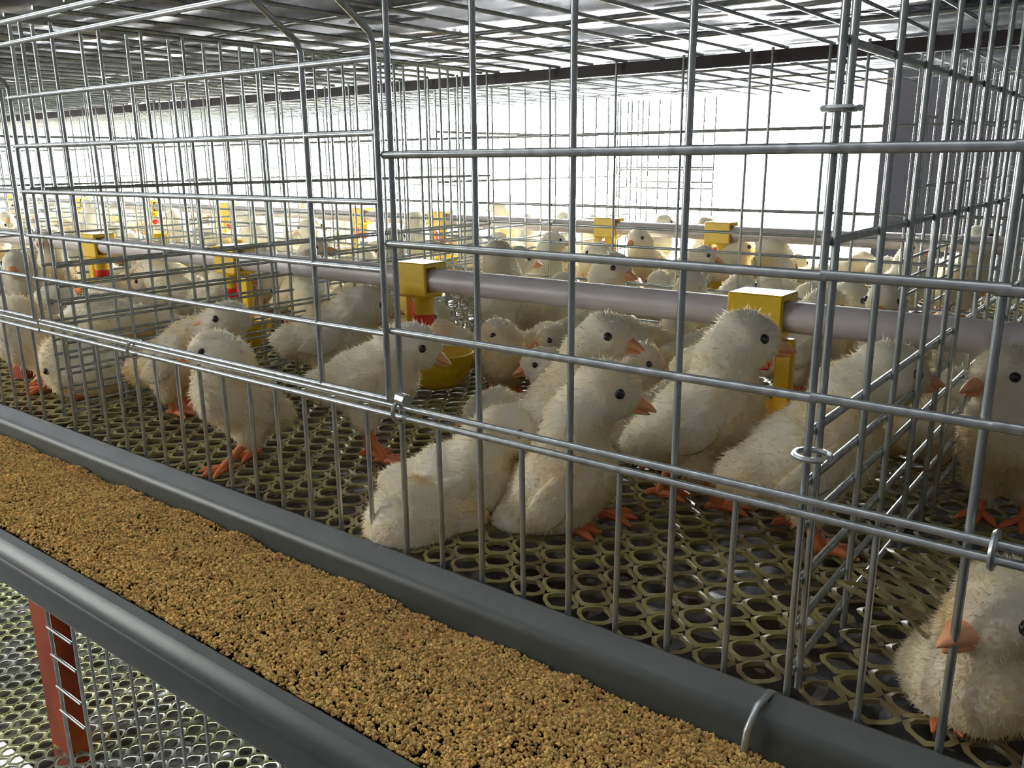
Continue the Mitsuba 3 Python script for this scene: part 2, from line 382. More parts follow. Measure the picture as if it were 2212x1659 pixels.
put_floor(BX0, BX1, .06, BY, -4.0, 'yellow perforated plastic floor of the middle cage')
put_floor(BX1, BX1 + PER, .06, BY, -4.0, 'yellow perforated plastic floor of the right hand cage')
for k in (-1, -2): put_floor(BX0 + k * PER, BX1 + k * PER, .06, BY, -4.0, 'yellow perforated floor of a cage at the left', 6, 'floors of the left cages')
for k in (-5, -4, -3, -2, -1, 0): put_floor(BX0 + k * PER, BX1 + k * PER, 11, 22, -4.0, 'perforated floor of the row behind', 6, 'floors of the row behind')
put_floor(-36, -4, -.9, 8, -11.0, 'greenish perforated plastic floor of the lower tier below the trough', mat='floor_clean')

def netting(bend, u0, u1, v0, v1, mat, label):
    m = floor_mesh(u0, u1, v0, v1, 0, 12); q_ = (np.array(m.vertices) - np.array([0, 0, Z0 + 4 * U])) / U
    t = num('plastic_netting'); scene[t] = mikit.ply(trimesh.Trimesh(P(bend(q_)), m.faces, process=False), mat, smooth=50); lab(t, label, 'netting')


scene['pale_plastic'] = two({'type': 'principled', 'base_color': rgb(.70, .68, .58), 'roughness': 0.35, 'specular': 0.5})
netting(lambda q_: np.c_[q_[:, 0], 8.9 + .25 * np.sin(q_[:, 0] * 1.5) - .35 * (q_[:, 1] / 1.6) ** 2 + q_[:, 2], -3.93 + q_[:, 1]], -8.0, -5.4, 0, 1.7, 'pale_plastic', 'pale plastic netting turned up on edge under the pipe, right of the near drinker')
netting(lambda q_: np.c_[4.12 + 1.0 * np.sin(q_[:, 0] * 1.3), .35 + q_[:, 1] * (1 - .15 * q_[:, 0]), -3.9 + .75 * np.cos(q_[:, 0] * 1.3) * np.exp(-.35 * q_[:, 1]) + q_[:, 2]], 0, 1.2, 0, 2.2, 'floor_plastic', 'curled edge of plastic netting against the partition, beside the lower right chick')

# lower tier front: white wires below the trough
t = num('cage_front_panel'); lab(t, 'wire front of the lower tier under the trough, beside the red post', 'cage panel')
for x in (-9.15, -8.25, -7.7, -7.1, -6.4, -5.7, -5.0, -4.3): wire(part(t, 'upright_wire'), (x + jit(.03), .02, -11), (x + jit(.03), .02, -5.1), RV * (1.3 if x < -8 else .9))
for z in (-8.05, -8.6, -9.25, -9.75): wire(part(t, 'cross_wire'), (-9.15, -.03, z), (-8.25, -.03, z), RV)

# red steel posts
for i, x in enumerate((-9.8, -9.8 - 2 * PER, 16)):
    t = num('frame_post'); mb = MB()
    mb.box((x - .34, .1, ZF), (x - .30, .55, -4.6)).box((x - .34, .1, ZF), (x + .34, .14, -4.6)).box((x + .30, .1, ZF), (x + .34, .55, -4.6))
    mb.box((x - 1.9, 1.0, -6.5), (x - 1.3, 1.5, -3.2)).box((x - 1.9, .5, -6.5), (x + .3, 1.5, -6.2))
    mb.put(t, 'red_paint'); lab(t, ('red painted steel post behind the trough at lower left', 'red painted steel post far down the row at left', 'red painted steel post past the right edge')[i], 'post')

# ---------------------------------------------------------------- feed trough and feed
prof = [(-.04, -4.04), (-.055, -3.95), (-.10, -3.93), (-.26, -4.02), (-.31, -4.07), (-.33, -4.14), (-.36, -4.5), (-.55, -4.9), (-1.1, -5.02), (-1.7, -4.95), (-2.05, -4.6), (-2.17, -4.12),
        (-2.2, -4.03), (-2.27, -3.97), (-2.36, -3.98), (-2.43, -4.05), (-2.45, -4.14), (-2.40, -4.19), (-2.43, -4.24), (-2.45, -4.44), (-2.42, -4.49), (-2.26, -4.56), (-2.16, -4.62),
        (-2.10, -4.70), (-1.74, -5.02), (-1.1, -5.1), (-.52, -4.98), (-.28, -4.6), (-.25, -4.2), (-.05, -4.1)]
def extrude_x(prof, xs):
    p = np.array(prof); n = len(p); mb = MB(); v = np.vstack([np.c_[np.full(n, x), p] for x in xs]); f = []
    for k in range(len(xs) - 1):
        for i in range(n):
            j = (i + 1) % n; f += [[k * n + i, k * n + j, (k + 1) * n + j], [k * n + i, (k + 1) * n + j, (k + 1) * n + i]]
    return mb.add(v, f)
t = num('feed_trough'); extrude_x(prof, [-44, -20, -8, -2, 2, 6, 17]).put(t, 'trough_plastic', smooth=35); lab(t, 'long grey plastic feed trough along the front of the cages, full of feed', 'feed trough')
t = num('feed_trough'); extrude_x([(44.0 / 2 - y - .0, z) for y, z in prof], [-90, 17]).put(t, 'trough_plastic', smooth=35); lab(t, 'grey plastic feed trough on the far side of the row behind', 'feed trough')


def heap(x, y):
    p = np.c_[x, y, np.zeros_like(x)]
    s = np.clip((y + .36) / -1.84, 0, 1)
    h = -4.31 + .20 * np.sin(s * math.pi * .62) + .10 * s
    edge = np.exp(-((y + .36) / .28) ** 2)
    return h + .06 * (meshkit.fbm(p * 1.1) - .5) * 2 * (1 - s) + .05 * (meshkit.fbm(p * 2.6 + 8) - .5) * 2 * edge + .022 * (meshkit.fbm(p * 5.0 + 3) - .5) * 2


t = num('chicken_feed'); lab(t, 'tan crumbled chicken feed filling the grey trough', 'feed', kind='stuff')
gx, gy = np.meshgrid(np.linspace(-30, 14, 441), np.linspace(-.34, -2.19, 20), indexing='ij')
hz = heap(gx.ravel(), gy.ravel()) - .02
n0, n1 = gx.shape; i, j = np.meshgrid(np.arange(n0 - 1), np.arange(n1 - 1), indexing='ij'); q = (i * n1 + j).ravel()
hf = np.vstack([np.c_[q, q + 1, q + n1 + 1], np.c_[q, q + n1 + 1, q + n1]])[:, ::-1]
hv = np.c_[gx.ravel(), gy.ravel(), hz]
hc = np.tile([[.5, .31, .1]], (len(hv), 1)) * RNG.uniform(.8, 1.15, (len(hv), 1))
oc = np.array([(1, 0, 0), (-1, 0, 0), (0, 1, 0), (0, -1, 0), (0, 0, 1), (0, 0, -1)], float)
of = np.array([(0, 2, 4), (2, 1, 4), (1, 3, 4), (3, 0, 4), (2, 0, 5), (1, 2, 5), (3, 1, 5), (0, 3, 5)])
NG = 62000
px_ = -12.5 + 17.5 * RNG.random(NG) ** .8; py_ = RNG.uniform(-2.2, -.36, NG)
q4 = RNG.normal(size=(NG, 4)); q4 /= np.linalg.norm(q4, axis=1, keepdims=True)
w, x, y, z = q4.T
Rm = np.stack([1 - 2 * (y * y + z * z), 2 * (x * y - z * w), 2 * (x * z + y * w), 2 * (x * y + z * w), 1 - 2 * (x * x + z * z), 2 * (y * z - x * w), 2 * (x * z - y * w), 2 * (y * z + x * w), 1 - 2 * (x * x + y * y)], 1).reshape(-1, 3, 3)
sz = RNG.uniform(.013, .024, (NG, 1)) * RNG.uniform(.7, 1.35, (NG, 3))
gv = np.einsum('nij,nkj->nki', Rm, oc[None] * sz[:, None]) + np.c_[px_, py_, heap(px_, py_) + RNG.uniform(-.012, .014, NG)][:, None]
gc = np.array([.68, .44, .15]) * RNG.uniform(.55, 1.25, (NG, 1)) * RNG.uniform(.92, 1.08, (NG, 3))
ff = (of[None] + 6 * np.arange(NG)[:, None, None]).reshape(-1, 3)
scene[t] = mikit.ply(trimesh.Trimesh(P(np.vstack([hv, gv.reshape(-1, 3)])), np.vstack([hf, ff + len(hv)]), process=False), 'feed_grain', color=np.vstack([hc, np.repeat(gc, 6, 0)]).clip(0, 1))

# ---------------------------------------------------------------- water lines
PY, PZc, PR = 5.05, -2.04, .205
PY2 = 16.6


def pipe(y, x0, x1, label, group=None):
    t = num('water_pipe'); MB().tube([(x0, y, PZc), (x1, y, PZc)], PR, 20).put(t, 'pipe_plastic', smooth=40); lab(t, label, 'pipe', group)


pipe(PY, -44, 17, 'pale plastic water pipe running through the near row of cages')
pipe(PY2, -90, 17, 'pale plastic water pipe running through the row behind')


def loft(secs, n=12):
    """secs: list of (centre, right*half width, up*half height)"""
    ang = np.arange(n) * 2 * np.pi / n; v, f = [], []
    for c, r, u in secs: v += [np.asarray(c) + math.cos(t) * np.asarray(r) + math.sin(t) * np.asarray(u) for t in ang]
    k = len(secs)
    for a in range(k - 1):
        for i in range(n):
            j = (i + 1) % n; f += [[a * n + i, a * n + j, (a + 1) * n + j], [a * n + i, (a + 1) * n + j, (a + 1) * n + i]]
    v += [secs[0][0], secs[-1][0]]
    for i in range(n): j = (i + 1) % n; f += [[k * n, j, i], [k * n + 1, (k - 1) * n + i, (k - 1) * n + j]]
    return np.array(v), np.array(f)


def drinker_parts(x, y, side):
    """saddle clip over the pipe, red nipple below, and an arm with the drip cup on the other side"""
    s = {}
    m = MB().box((x - .37, y - .27, PZc - .27), (x + .37, y - .20, PZc + .27), .02).box((x - .37, y - .27, PZc + .21), (x + .37, y + .29, PZc + .30), .02).box((x - .30, y - .24, PZc - .30), (x + .30, y + .26, PZc - .205), .02).box((x + .30, y + .0, PZc + .10), (x + .37, y + .29, PZc + .26), .02)
    s['saddle'] = (m, 'yellow_plastic', 30)
    n = x - side * .10
    s['nipple_body'] = (MB().tube([(n, y - .02, PZc - .28), (n, y - .02, PZc - .36), (n, y - .02, PZc - .62)], [.21, .175, .17], 16), 'yellow_plastic', 40)
    m = MB().tube([(n, y - .02, PZc - .60), (n, y - .02, PZc - .74), (n, y - .02, PZc - .82)], [.175, .17, .10], 16).box((n + side * .22 - .06, y - .07, PZc - .70), (n + side * .22 + .06, y + .07, PZc - .40), .02).box((min(n, n + side * .26), y - .05, PZc - .74), (max(n, n + side * .26), y + .05, PZc - .64), .02)
    s['valve_ring'] = (m, 'red_plastic', 40)
    s['trigger_pin'] = (MB().tube([(n, y - .02, PZc - .80), (n, y - .02, PZc - 1.0)], .02, 6), 'steel_pin', 40)
    a = x + side * .36
    m = MB().box((a - .12, y - .08, PZc - 1.62), (a + .12, y + .06, PZc - .28), .03); s['cup_arm'] = (m, 'yellow_plastic', 30)
    n_ = 24; ang = np.arange(n_) * 2 * np.pi / n_
    prof_ = [(0.02, 0), (.34, .02), (.50, .12), (.62, .34), (.69, .62), (.66, .63), (.58, .36), (.46, .17), (.30, .08), (.02, .07)]
    v, f = [], []
    cx, cy, cz = n + .35, y - .12, PZc - 1.86
    for r, h in prof_: v += [(cx + r * math.cos(t), cy + r * .86 * math.sin(t), cz + h + .05 * r * math.cos(t)) for t in ang]
    for a in range(len(prof_) - 1):
        for i_ in range(n_): j_ = (i_ + 1) % n_; f += [[a * n_ + i_, a * n_ + j_, (a + 1) * n_ + j_], [a * n_ + i_, (a + 1) * n_ + j_, (a + 1) * n_ + i_]]
    s['drip_cup'] = (MB().add(v, f), 'yellow_plastic', 40)
    return s


def drinker(x, y, label, group=None, side=-1):
    t = num('nipple_drinker'); lab(t, label, 'drinker', group)
    for nme, (mb, mat, sm) in drinker_parts(x, y, side).items(): mb.put(part(t, nme), mat, smooth=sm)


DRINK = [(x_, PY) for x_ in (-4.55, 1.62, -9.95, -15.7, -24.0)]
drinker(-4.55, PY, 'yellow drinker with a red valve and drip cup beside the drinking chick')
drinker(1.62, PY, 'yellow drinker on the pipe behind the tall chick at right', None, 1)
drinker(-9.95, PY, 'yellow drinker on the near pipe just past the left partition', None, 1)
drinker(-15.7, PY, 'yellow drinker with a red tip on the near pipe at left')
drinker(-24.0, PY, 'yellow drinker on the near pipe at the far left edge')
for i, x in enumerate((-4.2, -7.8, -14.6, -18.6, -27, -33, -40, -48)):
    DRINK.append((x, PY2)); drinker(x, PY2, f'yellow drinker on the pipe of the row behind, {ORD[i]} of those in view')
#CHICKS
# ---------------------------------------------------------------- chicks
def smin(a, b, k):
    h = np.clip(.5 + .5 * (b - a) / k, 0, 1)
    return b + (a - b) * h - k * h * (1 - h)


def unit(v): v = np.asarray(v, float); return v / (np.linalg.norm(v) + 1e-12)


def surface_nets(field, lo, hi, h):
    """the zero surface of field(points) as a quad mesh"""
    n = np.ceil((np.asarray(hi) - lo) / h).astype(int) + 1
    ax = [lo[k] + h * np.arange(n[k]) for k in range(3)]
    g = np.stack(np.meshgrid(*ax, indexing='ij'), -1)
    F = field(g.reshape(-1, 3)).reshape(n)
    S = F < 0
    c = S[:-1, :-1, :-1].astype(int)
    for d in [(1, 0, 0), (0, 1, 0), (0, 0, 1), (1, 1, 0), (1, 0, 1), (0, 1, 1), (1, 1, 1)]:
        c = c + S[d[0]:n[0] - 1 + d[0], d[1]:n[1] - 1 + d[1], d[2]:n[2] - 1 + d[2]]
    act = (c > 0) & (c < 8)
    idx = -np.ones(act.shape, int); idx[act] = np.arange(act.sum())
    base = np.argwhere(act); acc = np.zeros((len(base), 3)); cnt = np.zeros(len(base))
    cor = np.array(list(np.ndindex(2, 2, 2)))
    for a_ in range(8):
        for ax_ in range(3):
            if cor[a_][ax_]: continue
            b_ = cor[a_].copy(); b_[ax_] = 1
            fa = F[tuple((base + cor[a_]).T)]; fb = F[tuple((base + b_).T)]
            s = (fa < 0) != (fb < 0); t = np.where(s, fa / (fa - fb + 1e-20), 0)
            acc += np.where(s[:, None], cor[a_] + t[:, None] * (b_ - cor[a_]), 0); cnt += s
    V = np.asarray(lo) + h * (base + acc / cnt[:, None])
    Q = []
    for ax_ in range(3):
        o = [k for k in range(3) if k != ax_]
        d = np.zeros(3, int); d[ax_] = 1
        A = S[tuple(slice(0, n[k] - d[k]) for k in range(3))]; B = S[tuple(slice(d[k], n[k]) for k in range(3))]
        e = np.argwhere(A != B); e = e[(e[:, o[0]] > 0) & (e[:, o[1]] > 0) & (e[:, o[0]] < n[o[0]] - 1) & (e[:, o[1]] < n[o[1]] - 1)]
        sgn = A[tuple(e.T)]
        u_, v_ = np.zeros(3, int), np.zeros(3, int); u_[o[0]] = 1; v_[o[1]] = 1
        q = np.stack([idx[tuple((e - u_ - v_).T)], idx[tuple((e - v_).T)], idx[tuple(e.T)], idx[tuple((e - u_).T)]], 1)
        fl = sgn if ax_ != 1 else ~sgn
        Q.append(np.where(fl[:, None], q, q[:, ::-1]))
    return V, np.vstack(Q)


def chick_geometry(T, head, hdir, fwd, pitch=18, size=1.0, ground=0.0, feet=None, hair=9000, vox=.05, seed=0, yellow=.5, sit=False, hs=1.0, wings=True, tail=True):
    """T: middle of the trunk, head: middle of the head, hdir: where the beak points, fwd: heading; all in pitches. Returns {part: (mesh in pitches, material, smooth, colours)}"""
    rng = np.random.default_rng(seed + 100)
    T, H = np.asarray(T, float), np.asarray(head, float)
    f0 = unit([fwd[0], fwd[1], 0]); lft = np.array([-f0[1], f0[0], 0]); cp, sp = math.cos(math.radians(pitch)), math.sin(math.radians(pitch))
    f = f0 * cp + np.array([0, 0, 1]) * sp; u = np.cross(f, lft) * 1.0
    hd = unit(hdir); hl = unit(np.cross([0, 0, 1.0], hd)); hu = np.cross(hd, hl)
    s = size
    B0 = np.stack([f, lft, u]); B1 = np.stack([hd, hl, hu])
    ell = [(T, B0, np.array([.58, .47, .47]) * s),
           (T + (f * .30 - u * .04) * s, B0, np.array([.40, .41, .42]) * s),
           (T + (-f * .52 + u * .06) * s, B0, np.array([.30, .30, .27]) * s),
           (T + (-f * .70 + u * .17) * s, B0, np.array([.17, .13, .10]) * s),
           (H, B1, np.array([.325, .275, .275]) * s * hs),
           (H + (hd * .07 - hu * .05) * s * hs, B1, np.array([.265, .23, .215]) * s * hs)]
    if not tail: del ell[2:4]
    base = T + (f * .40 + u * .18) * s
    hips = [T + (lft * sg * .21 - f * .02) * s - np.array([0, 0, .28 * s]) for sg in (1, -1)]
    if feet is None: feet = [np.array([h[0] + f0[0] * .05 * s, h[1] + f0[1] * .05 * s, ground]) for h in hips]
    legs = []
    for hp, ft in zip(hips, feet):
        ft = np.array([ft[0], ft[1], ground]); ank = hp + (ft - hp) * .45 - f0 * .07 * s
        legs.append((hp, ank, ft))
        if not sit: ell.append((hp * .62 + ank * .38, np.eye(3), np.array([.19, .19, .27]) * s))
    mid = (base * .5 + H * .5) - hd * .10 * s
    def field(p):
        d = None
        for c, B, r in ell:
            q = (p - c) @ B.T
            k0 = np.linalg.norm(q / r, axis=1); k1 = np.linalg.norm(q / r ** 2, axis=1) + 1e-9
            e = k0 * (k0 - 1) / k1
            d = e if d is None else smin(d, e, .13 * s)
        for a, b, ra, rb in ((base, mid, .40 * s, .31 * s), (mid, H - hd * .06 * s, .31 * s, .26 * s * hs)):
            ab = b - a; t = np.clip(((p - a) @ ab) / (ab @ ab + 1e-9), 0, 1)
            e = np.linalg.norm(p - a - t[:, None] * ab, axis=1) - (ra + (rb - ra) * t)
            d = smin(d, e, .12 * s)
        d = d + .016 * np.sin(p[:, 0] * 13 + seed) * np.sin(p[:, 1] * 14 + 1.3 * seed) * np.sin(p[:, 2] * 12)
        return np.maximum(d, ground + .012 - p[:, 2]) if sit else d
    pts = np.vstack([c + sg * np.max(r) for c, B, r in ell for sg in (1, -1)])
    V, Q = surface_nets(field, pts.min(0) - .1, pts.max(0) + .1, vox)
    e = .01; g = np.stack([field(V + e * np.eye(3)[k]) - field(V - e * np.eye(3)[k]) for k in range(3)], 1) / (2 * e)
    V = V - g * np.clip(field(V) / (np.sum(g * g, 1) + 1e-9), -.05, .05)[:, None]
    N = g / (np.linalg.norm(g, axis=1, keepdims=True) + 1e-9)
    F = np.vstack([Q[:, [0, 1, 2]], Q[:, [0, 2, 3]]])
    def tint(p, nrm):
        a = meshkit.fbm(p * 1.5 + seed * 3.7); b = meshkit.fbm(p * 3.5 + seed)
        rel = (p - T) @ u / s
        w = np.clip((a - .50) * 3.2 + (b - .5) * .8 + .32 - rel * .6, 0, .9) * yellow
        nh = np.exp(-np.sum(((p - (H + hd * .27 * s * hs)) / (.17 * s)) ** 2, 1))
        c = np.array([.89, .835, .66]) * (1 - w[:, None]) + np.array([.83, .62, .25]) * w[:, None]
        return (c * (1 - .35 * nh[:, None]) + np.array([.80, .55, .36]) * .35 * nh[:, None])
    out = {'body': (V, F, 'chick_skin', True, tint(V, N))}
    # wings
    for sg, nme in ((1, 'wing'), (-1, 'wing_001')) if wings else ():
        secs = []
        for t in np.linspace(0, 1, 9):
            c = T + (f * (.30 - .80 * t) + lft * sg * (.40 + .085 * math.sin(math.pi * min(t * 1.1, 1)) - .05 * t) + u * (.08 - .20 * t + .10 * t * t)) * s
            ww = (.04 + .155 * math.sin(math.pi * (t * .8 + .12)) ** .9) * (1 - t ** 6) * s
            secs.append((c, u * ww, lft * sg * (.045 * (1 - t ** 4) + .006) * s))
        wv, wf = loft(secs, 12)
        if sg < 0: wf = wf[:, ::-1]
        out[nme] = (wv, wf, 'chick_skin', True, np.clip(tint(wv, None) * .85 + .15 * np.array([.86, .84, .78]), 0, 1))
    # down: short tapered hairs lying back along the body
    if hair:
        VV, FF, NN = V, F, N
        for nme in ('wing', 'wing_001'):
            if nme in out:
                wm = trimesh.Trimesh(out[nme][0], out[nme][1], process=False); FF = np.vstack([FF, wm.faces + len(VV)]); VV = np.vstack([VV, wm.vertices]); NN = np.vstack([NN, wm.vertex_normals])
        tri = VV[FF]; ar = np.linalg.norm(np.cross(tri[:, 1] - tri[:, 0], tri[:, 2] - tri[:, 0]), axis=1)
        k = rng.choice(len(FF), hair, p=ar / ar.sum()); w = rng.dirichlet([1, 1, 1], hair)
        p = np.einsum('nk,nkj->nj', w, tri[k]); nn = np.einsum('nk,nkj->nj', w, NN[FF[k]]); nn /= np.linalg.norm(nn, axis=1, keepdims=True) + 1e-9
        onh = np.clip(1 - np.linalg.norm(p - H, axis=1) / (.40 * s), 0, 1)[:, None]
        flow = -f * (1 - onh) - hd * onh - np.array([0, 0, .35])
        flow = flow - nn * np.sum(flow * nn, 1, keepdims=True)
        d = nn * .55 + flow * .7 + rng.normal(0, .2, (hair, 3)); d /= np.linalg.norm(d, axis=1, keepdims=True)
        L = rng.uniform(.035, .085, (hair, 1)) * s * (1 - .45 * (onh > .1))
        sd = np.cross(d, rng.normal(size=(hair, 3))); sd /= np.linalg.norm(sd, axis=1, keepdims=True)
        wd = .0066 * math.sqrt(9000 / max(hair, 1500))
        hv = np.stack([p - nn * .01 - sd * wd, p - nn * .01 + sd * wd, p + d * L], 1).reshape(-1, 3)
        n2 = int(hair * .5)                                   # longer fine hairs that stand off and glow against the light
        k = rng.choice(len(FF), n2, p=ar / ar.sum()); w = rng.dirichlet([1, 1, 1], n2)
        p2 = np.einsum('nk,nkj->nj', w, tri[k]); m2 = np.einsum('nk,nkj->nj', w, NN[FF[k]]); m2 /= np.linalg.norm(m2, axis=1, keepdims=True) + 1e-9
        d2 = m2 * .8 - f * .35 + rng.normal(0, .38, (n2, 3)); d2 /= np.linalg.norm(d2, axis=1, keepdims=True)
        s2 = np.cross(d2, rng.normal(size=(n2, 3))); s2 /= np.linalg.norm(s2, axis=1, keepdims=True)
        h2 = np.stack([p2 - m2 * .01 - s2 * wd * .6, p2 - m2 * .01 + s2 * wd * .6, p2 + d2 * rng.uniform(.04, .105, (n2, 1)) * s], 1).reshape(-1, 3)
        g2 = np.cross(h2[1::3] - h2[0::3], h2[2::3] - h2[0::3]); g2 /= np.linalg.norm(g2, axis=1, keepdims=True) + 1e-12
        hn = np.vstack([np.repeat(nn, 3, 0), np.repeat(g2, 3, 0)])      # the lying hairs are shaded with the body under them
        hv = np.vstack([hv, h2]); p, nn = np.vstack([p, p2]), np.vstack([nn, m2])
        ok = hv.reshape(-1, 3, 3)[:, :, 2].min(1) > ground
        hcol = np.repeat(np.clip(tint(p, nn) * 1.02, 0, .95), 3, 0).reshape(-1, 3, 3)[ok].reshape(-1, 3)
        hv = hv.reshape(-1, 3, 3)[ok].reshape(-1, 3); hn = hn.reshape(-1, 3, 3)[ok].reshape(-1, 3)
        out['down'] = (hv, np.arange(len(hv)).reshape(-1, 3), 'chick_fluff', hn, hcol)
    # beak: upper half hooked over the lower
    b0 = H + (hd * .265 - hu * .035) * s * hs; bw, bh, bl = .135 * s * hs, .105 * s * hs, .29 * s * hs
    up = [(b0 + hd * bl * t - hu * (.05 * s * t * t), hl * bw * (1 - t) ** .75, hu * bh * (1 - t) ** .7) for t in (0, .2, .4, .6, .8, .93, .985)]
    lo = [(b0 + hd * bl * .82 * t - hu * (.075 + .02 * t) * s * hs, hl * bw * .8 * (1 - t) ** .7, hu * bh * .55 * (1 - t) ** .6) for t in (0, .25, .5, .75, .93, .98)]
    m = MB().add(*loft(up, 10)).add(*loft(lo, 10)); out['beak'] = (np.vstack(m.v), np.vstack(m.f), 'beak_horn', 45, None)
    ico = trimesh.creation.icosphere(subdivisions=2, radius=1)
    for sg, nme in ((1, 'eye'), (-1, 'eye_001')):
        c = H + (hd * .13 + hu * .055 + hl * sg * .222) * s * hs
        for _ in range(12):                      # seat the eye on the surface of the head
            c = c - (hl * sg) * np.clip(field(c[None])[0], -.05, .05) * .8
        out[nme] = (np.array(ico.vertices) * .056 * s * hs + c - hl * sg * .018 * s, np.array(ico.faces), 'eye_black', True, None)
    for (hp, ank, ft), nme in zip(legs, ('leg', 'leg_001')):
        m = MB(); top = ft + np.array([0, 0, .06 * s])
        if not sit: m.tube([hp * .3 + ank * .7, ank, ank * .5 + top * .5 - f0 * .01, top, ft + np.array([0, 0, .03])], [.10 * s, .066 * s, .058 * s, .062 * s, .05 * s], 8)
        else: top = ft + np.array([0, 0, .07])
        for an in (-38, 0, 36, 180):
            a_ = math.radians(an) ; dd = f0 * math.cos(a_) + lft * math.sin(a_); ln = (.34 if abs(an) < 90 else .17) * s
            m.tube([top - np.array([0, 0, .02]), ft + dd * ln * .35 + np.array([0, 0, .055 * s]), ft + dd * ln * .75 + np.array([0, 0, .04]), ft + dd * ln + np.array([0, 0, .015])], [.052 * s, .046 * s, .040 * s, .012 * s], 6)
        out[nme] = (np.vstack(m.v), np.vstack(m.f), 'leg_skin', 50, None)
    return out


def shape(v, f, mat, sm, col, world):
    if isinstance(sm, np.ndarray):
        return {'type': 'ply', 'filename': meshkit.write_ply(trimesh.Trimesh(world(v), f, process=False), False, None, col, sm), 'face_normals': False, 'bsdf': {'type': 'ref', 'id': mat}}
    return mikit.ply(trimesh.Trimesh(world(v), f, process=False), mat, smooth=sm, color=col)


def put_chick(geo, label, group=None):
    t = num('chick'); lab(t, label, 'chick', group)
    for nme, (v, fc, mat, sm, col) in geo.items():
        k = t + '__' + nme
        scene[k] = shape(np.asarray(v), fc, mat, sm, col, P)
        if nme == 'down': lab(k, kind='stuff')
    return t


